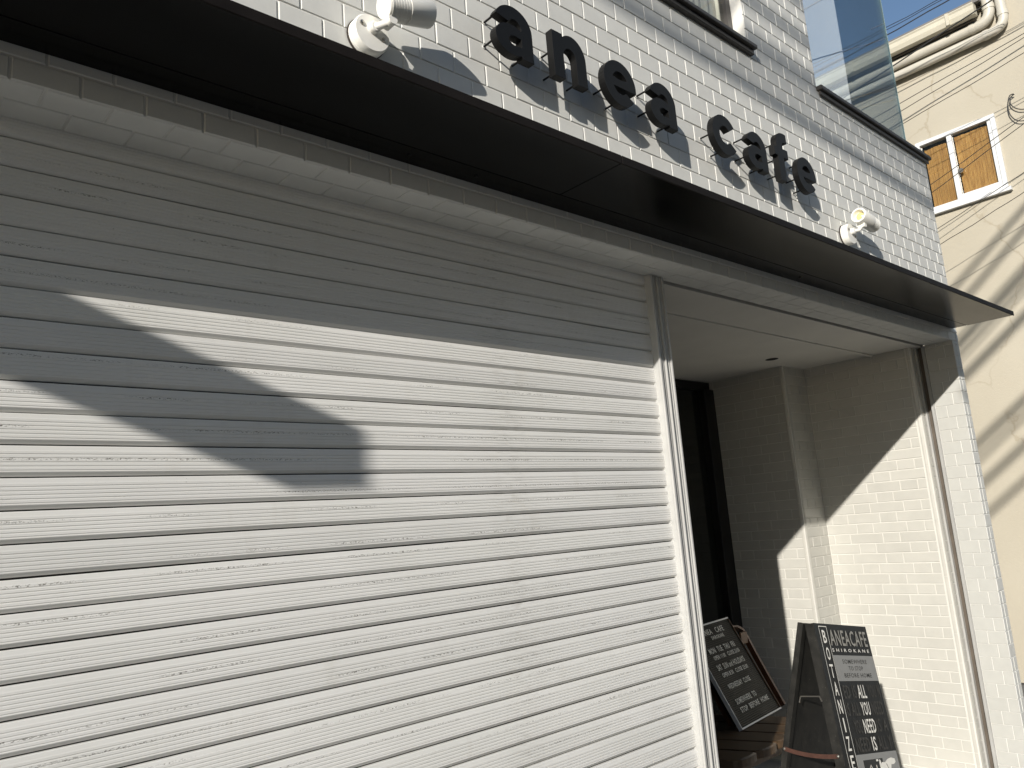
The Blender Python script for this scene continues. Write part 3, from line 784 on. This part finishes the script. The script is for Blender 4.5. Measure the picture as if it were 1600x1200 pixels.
for i, (s_, a, b) in enumerate((('ALL', .250, .326), ('YOU', .246, .326), ('NEED', .231, .340), ('IS', .270, .308))):
    c = -.328-i*.0737
    put_text('headline', s_, M_ink, af, MXF, a, b, c, c+.058, .0030, .014)
    ghosts = ((('ED IS', .125, .235), ('YOU N', .345, .462)), (('IS ALL', .115, .232), ('NEED', .345, .455)), (('YOU', .150, .218), ('IS A', .355, .455)), (('NEED', .128, .250), ('ALL Y', .330, .455)))[i]
    for s2, a2, b2 in ghosts: put_text('ghost_text', s2, M_inkgh, af, MXF, a2, b2, c, c+.058, .0022, .014)
flat('grey_panel', rect(.1045, .476, -.80, -.558), M_inkpan, af, MXF, .0016)
flat('dark_patch', rect(.155, .330, -.74, -.582), M_inkblk, af, MXF, .0022)
hand = [(.295, -.70), (.300, -.612), (.318, -.598), (.345, -.600), (.375, -.588), (.410, -.584), (.442, -.590), (.445, -.604), (.425, -.612), (.400, -.612), (.392, -.626), (.402, -.640), (.394, -.650), (.378, -.652), (.372, -.672), (.350, -.690)]
flat('pointing_hand', hand, M_ink, af, MXF, .0028)
for pts in ([(.292, -.60), (.298, -.585), (.306, -.588), (.310, -.60), (.303, -.74), (.297, -.74)], rect(.268, .288, -.592, -.584)): flat('brush_mark', pts, M_ink, af, MXF, .0030)
def stroke(pts, r): return B().tube([TL+w_*x-dF*y+nF*.0030 for x, y in pts], r, 6).sc(KA).build('script_mark', M_inkg, af, smooth=True)
stroke([(.208, -.70), (.214, -.66), (.222, -.622), (.212, -.604), (.202, -.614), (.206, -.636), (.224, -.640), (.232, -.66), (.226, -.70)], .0022)
stroke([(.240, -.66), (.248, -.636), (.256, -.66), (.262, -.606), (.262, -.70)], .0022)
for P in ((.355, -.606, .372, -.634), (.372, -.634, .384, -.650), (.340, -.668, .352, -.650)):
    stroke([(P[0], P[1]), (P[2], P[3])], .0012).data.materials[0] = M_inkblk

# ------------------------------------------------------------------ bench, letter board and chair back in the alcove
KB = 1.29                      # everything in this group is laid out at unit size and scaled
bench = thing('wooden_bench', 'dark brown plank bench inside the alcove, under the letter board', 'bench', (4.5, 3.1, 0))
ZBE = -1.05; ZF = (ZG+.026)/KB
def plank(cx, x_w, y0, y1, skew, zt, th):
    n = 8; top = []
    for i in range(n+1):                       # rounded front end
        a = math.pi*i/n; top.append((cx-x_w/2*math.cos(a), y0+.030-.030*math.sin(a)**.6 if 0 < i < n else y0+.030))
    top = [(cx-x_w/2, y1)]+top+[(cx+x_w/2, y1)]
    top = [(x+skew*(y1-y), y) for x, y in top]; m2 = len(top)
    vs = [(x, y, zt-th) for x, y in top]+[(x, y, zt-.006) for x, y in top]+[(x+(cx-x)*.05, y+.005, zt) for x, y in top]
    fs = [tuple(reversed(range(m2))), tuple(range(2*m2, 3*m2))]
    for k in (0, 1): fs += [(k*m2+i, k*m2+(i+1) % m2, (k+1)*m2+(i+1) % m2, (k+1)*m2+i) for i in range(m2)]
    return vs, fs
for i, (cx, yf_) in enumerate(((2.95, 2.10), (3.122, 2.10), (3.294, 2.112), (3.466, 2.104), (3.638, 2.118))):
    b = B(); b.add(*plank(cx-.06, .160, yf_, 2.78, .40, ZBE, .036)); b.sc(KB).build('plank', M_wood, bench)
for a, b_2 in ((2.22, 2.26), (2.62, 2.68)): B().box(3.02, 3.86, a, b_2, ZBE-.115, ZBE-.037, .004).sc(KB).build('rail', M_wood, bench)
for x in (3.04, 3.78):
    for y in (2.225, 2.625): B().box(x, x+.05, y, y+.05, ZF, ZBE-.1155, .004).sc(KB).build('leg', M_wood, bench)
cb_ = thing('chair_back', 'curved brown wooden frame behind the leaning letter board', 'chair', (5.0, 3.3, 0))
stile = [Vector(p) for p in ((4.045, 2.44, -1.047), (4.070, 2.53, -.915), (4.090, 2.61, -.79), (4.092, 2.645, -.72), (4.078, 2.665, -.67), (4.04, 2.675, -.648), (3.98, 2.68, -.642))]
def ribbon(path, wv, tv, name, mat):
    b = B()
    for i in range(len(path)-1):
        vs = []
        for P in (path[i], path[i+1]): vs += [P-wv-tv, P+wv-tv, P+wv+tv, P-wv+tv]
        b.add(vs, [(0,1,5,4), (1,2,6,5), (2,3,7,6), (3,0,4,7)] + ([(0,3,2,1)] if i == 0 else []) + ([(4,5,6,7)] if i == len(path)-2 else []))
    return b.sc(KB).build(name, mat, cb_)
ribbon(stile, Vector((.008, .002, .004)), Vector((0, -.014, .007)), 'stile', M_woodr)
ribbon([p+Vector((-.5, 0, 0)) for p in stile[:5]], Vector((.008, .002, .004)), Vector((0, -.014, .007)), 'stile', M_woodr)
ribbon([Vector((3.50, 2.680, -.655)), Vector((3.98, 2.680, -.655))], Vector((0, -.004, .02)), Vector((0, .010, .003)), 'top_rail', M_woodr)
B().box(4.010, 4.078, 2.628, 2.642, -.738, -.672, .003).sc(KB).build('wood_block', wood('brown_block', (.10, .045, .018), (.17, .085, .035)), cb_)
BL, BRr = Vector((3.490, 2.345, -1.046)), Vector((3.964, 2.405, -1.046))
ba = (BRr-BL).normalized(); bb = Vector((-.059, .465, .883)); bb = (bb-ba*ba.dot(bb)).normalized(); bn = ba.cross(bb)
board = thing('letter_board', 'black ribbed letter board with opening hours leaning on the bench', 'letter board', (4.8, 3.1, 0))
BW, BH = .478, .53
bk_ = B().add(*slab(BL+ba*.06-bn*.055+bb*.01, ba, bb, -bn, .505, .43, .012)); bk_.sc(KB).build('back_panel', M_door, cb_)
MXB = Matrix.Translation(Vector((0, 0, EYE))-Vector((4.8, 3.1, 0))) @ Matrix.Scale(KB, 4) @ plane_mx(BL, ba, bb)
fp = B().box(.006, BW-.006, .006, BH-.006, -.016, -.002).build('felt_panel', M_felt, board, lift=False); fp.matrix_basis = MXB
for u0, u1, v0, v1 in ((0, BW, 0, .0075), (0, BW, BH-.0075, BH), (0, .0045, .0076, BH-.0076), (BW-.0030, BW, .0076, BH-.0076)):
    B().box(u0, u1, v0, v1, -.018, .003).build('edge_strip', M_alu if u0 < .1 else M_woodr, board, lift=False).matrix_basis = MXB
for s_, a, b, c, h in (('ANEA   CAFE', .122, .364, .468, .030), ('SHIROKANE', .190, .332, .438, .020), ('MON  TUE  THU  FRI', .092, .386, .372, .030), ('OPEN 11:00   CLOSE 23:00', .104, .398, .338, .022),
                       ('SAT  SUN and HOLIDAYS', .084, .396, .284, .030), ('OPEN 8:30   CLOSE 23:00', .094, .388, .247, .022), ('WEDNESDAY  CLOSE', .086, .340, .186, .026),
                       ('SOMEWHERE  TO', .080, .312, .108, .028), ('STOP  BEFORE  HOME', .082, .410, .066, .026)):
    put_text('board_lettering', s_, M_inkb, board, MXB, a, b, c, c+h, .003, .016)

# ------------------------------------------------------------------ neighbour across the alley
XN = 9.5; K = XN/8
nb = thing('neighbour_building', 'beige stucco house beyond the alley with gutter and bamboo-blind window', 'house', (XN, 4, 0))
YT = 1.815*K         # end of the low eave part
wy0, wy1, wz0, wz1 = 1.84*K, 2.545*K, 2.715*K, 3.445*K
nbw = B()
nbw.box(XN, XN+5, 1.45, wy0, ZG, 9.0)
nbw.box(XN, XN+5, wy0, wy1, ZG, wz0).box(XN, XN+5, wy0, wy1, wz1, 5.25)
nbw.box(XN, XN+5, wy1, 13, ZG, 5.25)
nbw.build('wall', M_stucco, nb)
GX = XN-.27; KG = GX/8
gz0, gz1 = 4.497*KG, 4.612*KG; gy0 = 1.835*KG
prof = [(GX+.11, gz1), (GX, gz1), (GX-.006, gz1-.012), (GX+.004, gz1-.03), (GX+.002, gz0+.05), (GX+.02, gz0), (GX+.11, gz0)]
vs = [(x, y, z) for y in (gy0, 13) for x, z in prof]; n = len(prof)
gut = B().add(vs, [(i, (i+1) % n, n+(i+1) % n, n+i) for i in range(n)]+[tuple(range(n)), tuple(range(n, 2*n))]).build('gutter', M_gutter, nb)
for yy in (gy0+.25, gy0+1.35): B().box(GX-.010, GX+.112, yy, yy+.035, gz0-.004, gz1+.003).build('gutter_bracket', M_gutter, nb)
B().box(XN-.16, XN-.0005, gy0+.05, 13, gz0-.02, gz1-.02).build('fascia', M_eave, nb)
B().box(XN-.10, XN-.0006, gy0+.02, 13, gz0-.10, gz0-.021).build('eave_board', M_eave, nb)
B().add([(GX+.05, gy0-.05, gz1+.01), (XN+4, gy0-.05, gz1+1.1), (XN+4, 13, gz1+1.1), (GX+.05, 13, gz1+.01), (GX+.05, gy0-.05, gz1+.05), (XN+4, gy0-.05, gz1+1.15), (XN+4, 13, gz1+1.15), (GX+.05, 13, gz1+.05)],
        [(0,1,2,3), (4,7,6,5), (0,4,5,1), (1,5,6,2), (2,6,7,3), (3,7,4,0)]).build('roof', mottled('grey_roof', (.18, .17, .16), .8, 3, .2, .2), nb)
def pipe(z, ye, r, ylong, top, name='downpipe'):
    x = XN-.075; pts = [(x, ylong, z), (x, ye+.12, z)]
    for i in range(1, 7):
        a = R(90*i/7); pts.append((x, ye+.12-.12*math.sin(a), z+.12-.12*math.cos(a)))
    pts += [(x, ye, z+.12), (x, ye, top)]
    o = B().tube(pts, r, 16).build(name, M_pipe, nb, smooth=True)
    for yy in (ye+.16,): B().tube([(x, yy, z), (x, yy+.05, z)], r+.006, 16).build('pipe_collar', M_pipe, nb, smooth=True)
    B().tube([(x, ye, z+.13), (x, ye, z+.18)], r+.006, 16).build('pipe_collar', M_pipe, nb, smooth=True)
    return o
pipe(4.345*K*.992, 1.705*K, .058, 13, 8.8)
pipe(4.225*K*.992, 1.605*K, .050, 13, 8.8)
# its window
nwm = B()
fr = .045
nwm.box(XN-.03, XN+.06, wy0, wy1, wz1-fr, wz1).box(XN-.03, XN+.06, wy0, wy1, wz0, wz0+fr)
nwm.box(XN-.029, XN+.06, wy0, wy0+fr, wz0+fr, wz1-fr).box(XN-.029, XN+.06, wy1-fr, wy1, wz0+fr, wz1-fr)
nwin = nwm.build('window', M_alu, nb)
ym = 2.243*K
B().box(XN-.018, XN+.03, ym-.026, ym+.026, wz0+fr, wz1-fr).build('sash', M_alu, nwin)
B().box(XN-.012, XN+.02, wy0+fr, wy0+fr+.04, wz0+fr, wz1-fr).box(XN-.010, XN+.018, wy0+fr+.041, ym-.027, wz0+fr, wz0+fr+.05).build('sash', M_alu, nwin)
B().box(XN-.06, XN+.01, wy0-.03, wy1+.03, wz0-.045, wz0-.001).build('sill', M_alu, nwin)
B().box(XN+.008, XN+.012, wy0+fr, wy1-fr, wz0+fr, wz1-fr).build('pane', M_wglass, nwin)
def blind(y0, y1, gap, name):
    b = B(); rng = random.Random(5); z = wz0+fr
    n = int((y1-y0)/.012)
    for i in range(n):
        yy = y0+(y1-y0)*i/n; d = rng.uniform(0, .006)
        b.box(XN+.035+d, XN+.04+d, yy, yy+.0105, z, wz1-fr-gap*rng.uniform(.9, 1.1))
    return b.build(name, M_bamboo, nwin)
blind(wy0+fr+.045, ym-.035, .03, 'bamboo_blind')
blind(ym+.03, wy1-fr-.02, .05, 'bamboo_blind')
B().box(XN+.12, XN+.14, wy0, wy1, wz0, wz1).build('room_backing', M_shade, nwin)
B().lathe([(0, .03), (-.02, .028)], (XN-.018, ym-.03-.03, wz0+.36), (1, 0, 0), 12).build('latch', M_screw, nwin)
# loose cable loop and a meter cable on the wall
def at8(y, z): return Vector((XN-.04, y*K, z*K))
def smooth_path(P, n=6):
    q = []
    for i in range(len(P)-1):
        p0, p1, p2, p3 = P[max(i-1, 0)], P[i], P[i+1], P[min(i+2, len(P)-1)]
        for k in range(n):
            t = k/n; q.append(.5*((2*p1)+(p2-p0)*t+(2*p0-5*p1+4*p2-p3)*t*t+(3*p1-p0-3*p2+p3)*t**3))
    return q+[P[-1]]
tag(B().tube(smooth_path([at8(1.655, 3.545), at8(1.69, 3.54), at8(1.716, 3.46), at8(1.712, 3.36), at8(1.66, 3.28), at8(1.56, 3.26), at8(1.44, 3.31), at8(1.30, 3.40)]), .0055, 6).build('cable_loop', M_wire, None, smooth=True), 'loose looped black cable coming out of the beige wall', 'cable')
tag(B().tube(smooth_path([at8(1.650, 3.540), at8(1.685, 3.52), at8(1.69, 3.45), at8(1.63, 3.38), at8(1.53, 3.36), at8(1.40, 3.40)]), .0055, 6).build('cable_loop', M_wire, None, smooth=True), 'shorter inner loop of black cable on the beige wall', 'cable')

# ------------------------------------------------------------------ wires
def unproj(px, py, X):
    d = rt*((px-800)/F_PX)+dn*((py-600)/F_PX)+fw; return d*(X/d.x)
WX = 8.7
wl = [((1387, 41), (1464, 0), .0038), ((1387, 45), (1470, 0), .0038), ((1389, 52), (1481, 0), .0062), ((1398, 100), (1548, 0), .0075), ((1409, 159), (1600, 51), .0038),
      ((1421, 165), (1600, 58), .0038), ((1458, 165), (1600, 82), .0038), ((1451, 290), (1600, 182), .0038), ((1453, 302), (1600, 192), .0038), ((1482, 345), (1600, 268), .0034), ((1528, 345), (1600, 299), .0034)]
for i, (a, b, r) in enumerate(wl):
    A, C = unproj(*a, WX), unproj(*b, WX); d = C-A
    p0, p1 = A-d*2.2, C+d*2.0; q = []
    for k in range(21):
        t = k/20; P = p0.lerp(p1, t); P.z += .05*((2*t-1)**2-.15)+.010*math.sin(t*34+i)*.4; q.append(P)
    tag(B().tube(q, r, 6).build('overhead_wire', M_wire, None, smooth=True), 'thin black service wire strung through the alley before the beige wall', 'wire', 'wires in front of the beige wall')
# street cables (they lie behind the camera and throw the soft bands on tiles and stucco)
sx_, sz_ = 2.277, -.875
YCAB = -2.6
for i, (zw, slope, r, dy) in enumerate(((2.300, -.048, .042, 0), (2.435, -.028, .018, .3), (2.555, -.03, .028, -.2), (2.655, -.03, .030, .1), (2.905, -.01, .032, 0), (3.20, -.03, .03, .2), (1.55, -.05, .036, -.1), (1.36, -.04, .022, 0), (1.12, -.045, .034, .1), (.80, -.045, .030, .1))):
    dyy = YF-(YCAB+dy); p = []
    for k in range(31):
        xw = (-3.9 if zw < 2 else -14)+(22+(3.9 if zw < 2 else 14))*k/30
        sh = 4+(xw+sx_*dyy-4)*1.0       # x of the shadow on the facade
        p.append((xw, YCAB+dy, zw+slope*(sh-4)-sz_*dyy+.0006*(sh-4)**2))
    tag(B().tube(p, r, 8).build('street_cable', M_wire, None, smooth=True), 'thick black cable hung along the street behind the viewer', 'cable', 'cables hung along the street')

tag(B().tube([(-3.9, YCAB, 4.6), (-3.9, YCAB, 8.3)], .012, 8).build('cable_hanger', M_screw, None, smooth=True), 'thin steel rod hanging the lower street cables', 'rod')
# ------------------------------------------------------------------ things outside the frame that throw shadow or reflection
OBY = -7.6
bs = thing('projecting_sign', 'white box sign projecting from the facade left of the picture', 'sign', (-2.1, 1.2, 0))
t_ = 1.463; bx1 = 1.351-2.277*t_; bz0 = .150+.875*t_
B().box(bx1-.254, bx1, YS-t_, YF-.06, bz0, bz0+.189, .006).build('box', M_white, bs)
for yy in (1.0, 1.6): B().box(bx1-.18, bx1-.07, yy, yy+.03, bz0+.1885, bz0+.21).build('clamp', M_alu, bs)
B().box(bx1-.20, bx1-.05, YF-.0605, YF-.001, bz0+.04, bz0+.15).build('bracket', M_alu, bs)
ob = thing('opposite_building', 'tall pale panelled building far down the street, mirrored in the glass screen', 'building', (34, -14, 0))
B().box(30, 44, -30, OBY, ZG, 30).build('wall', M_opp, ob)
for j in range(10): B().box(29.985, 29.999, -29.9, OBY-.01, .2+j*2.9, .25+j*2.9).build('panel_joint', M_inkg, ob)
for j in range(6): B().box(29.986, 29.999, OBY-1.9-j*3.4, OBY-1.86-j*3.4, ZG, 29.9).build('panel_joint', M_inkg, ob)
for k_, (a, b, h, c) in enumerate(((-7.5, .5, 7.4, (.30, .28, .25)), (.8, 10.2, 6.2, (.36, .35, .33)))):  # unseen houses opposite, added to block low sky light
    hb = thing('added_house', ('brown-grey' if k_ == 0 else 'light grey')+' unseen house across the street, added to block sky light', 'house', ((a+b)/2, -8, 0))
    B().box(a, b, -14, -7.2, ZG, h).build('wall', mottled('house_wall_%d' % k_, c, .8, 1, .1, .2), hb)
    B().box(a-.2, b+.2, -14.2, -6.9, h+.001, h+.16).build('roof', M_frame, hb)
    for i in range(3):
        for z in (-.9, 2.4): B().box(a+1+i*2.4, a+2.4+i*2.4, -7.22, -7.19, z, z+1.5).build('window', M_dglass, hb)
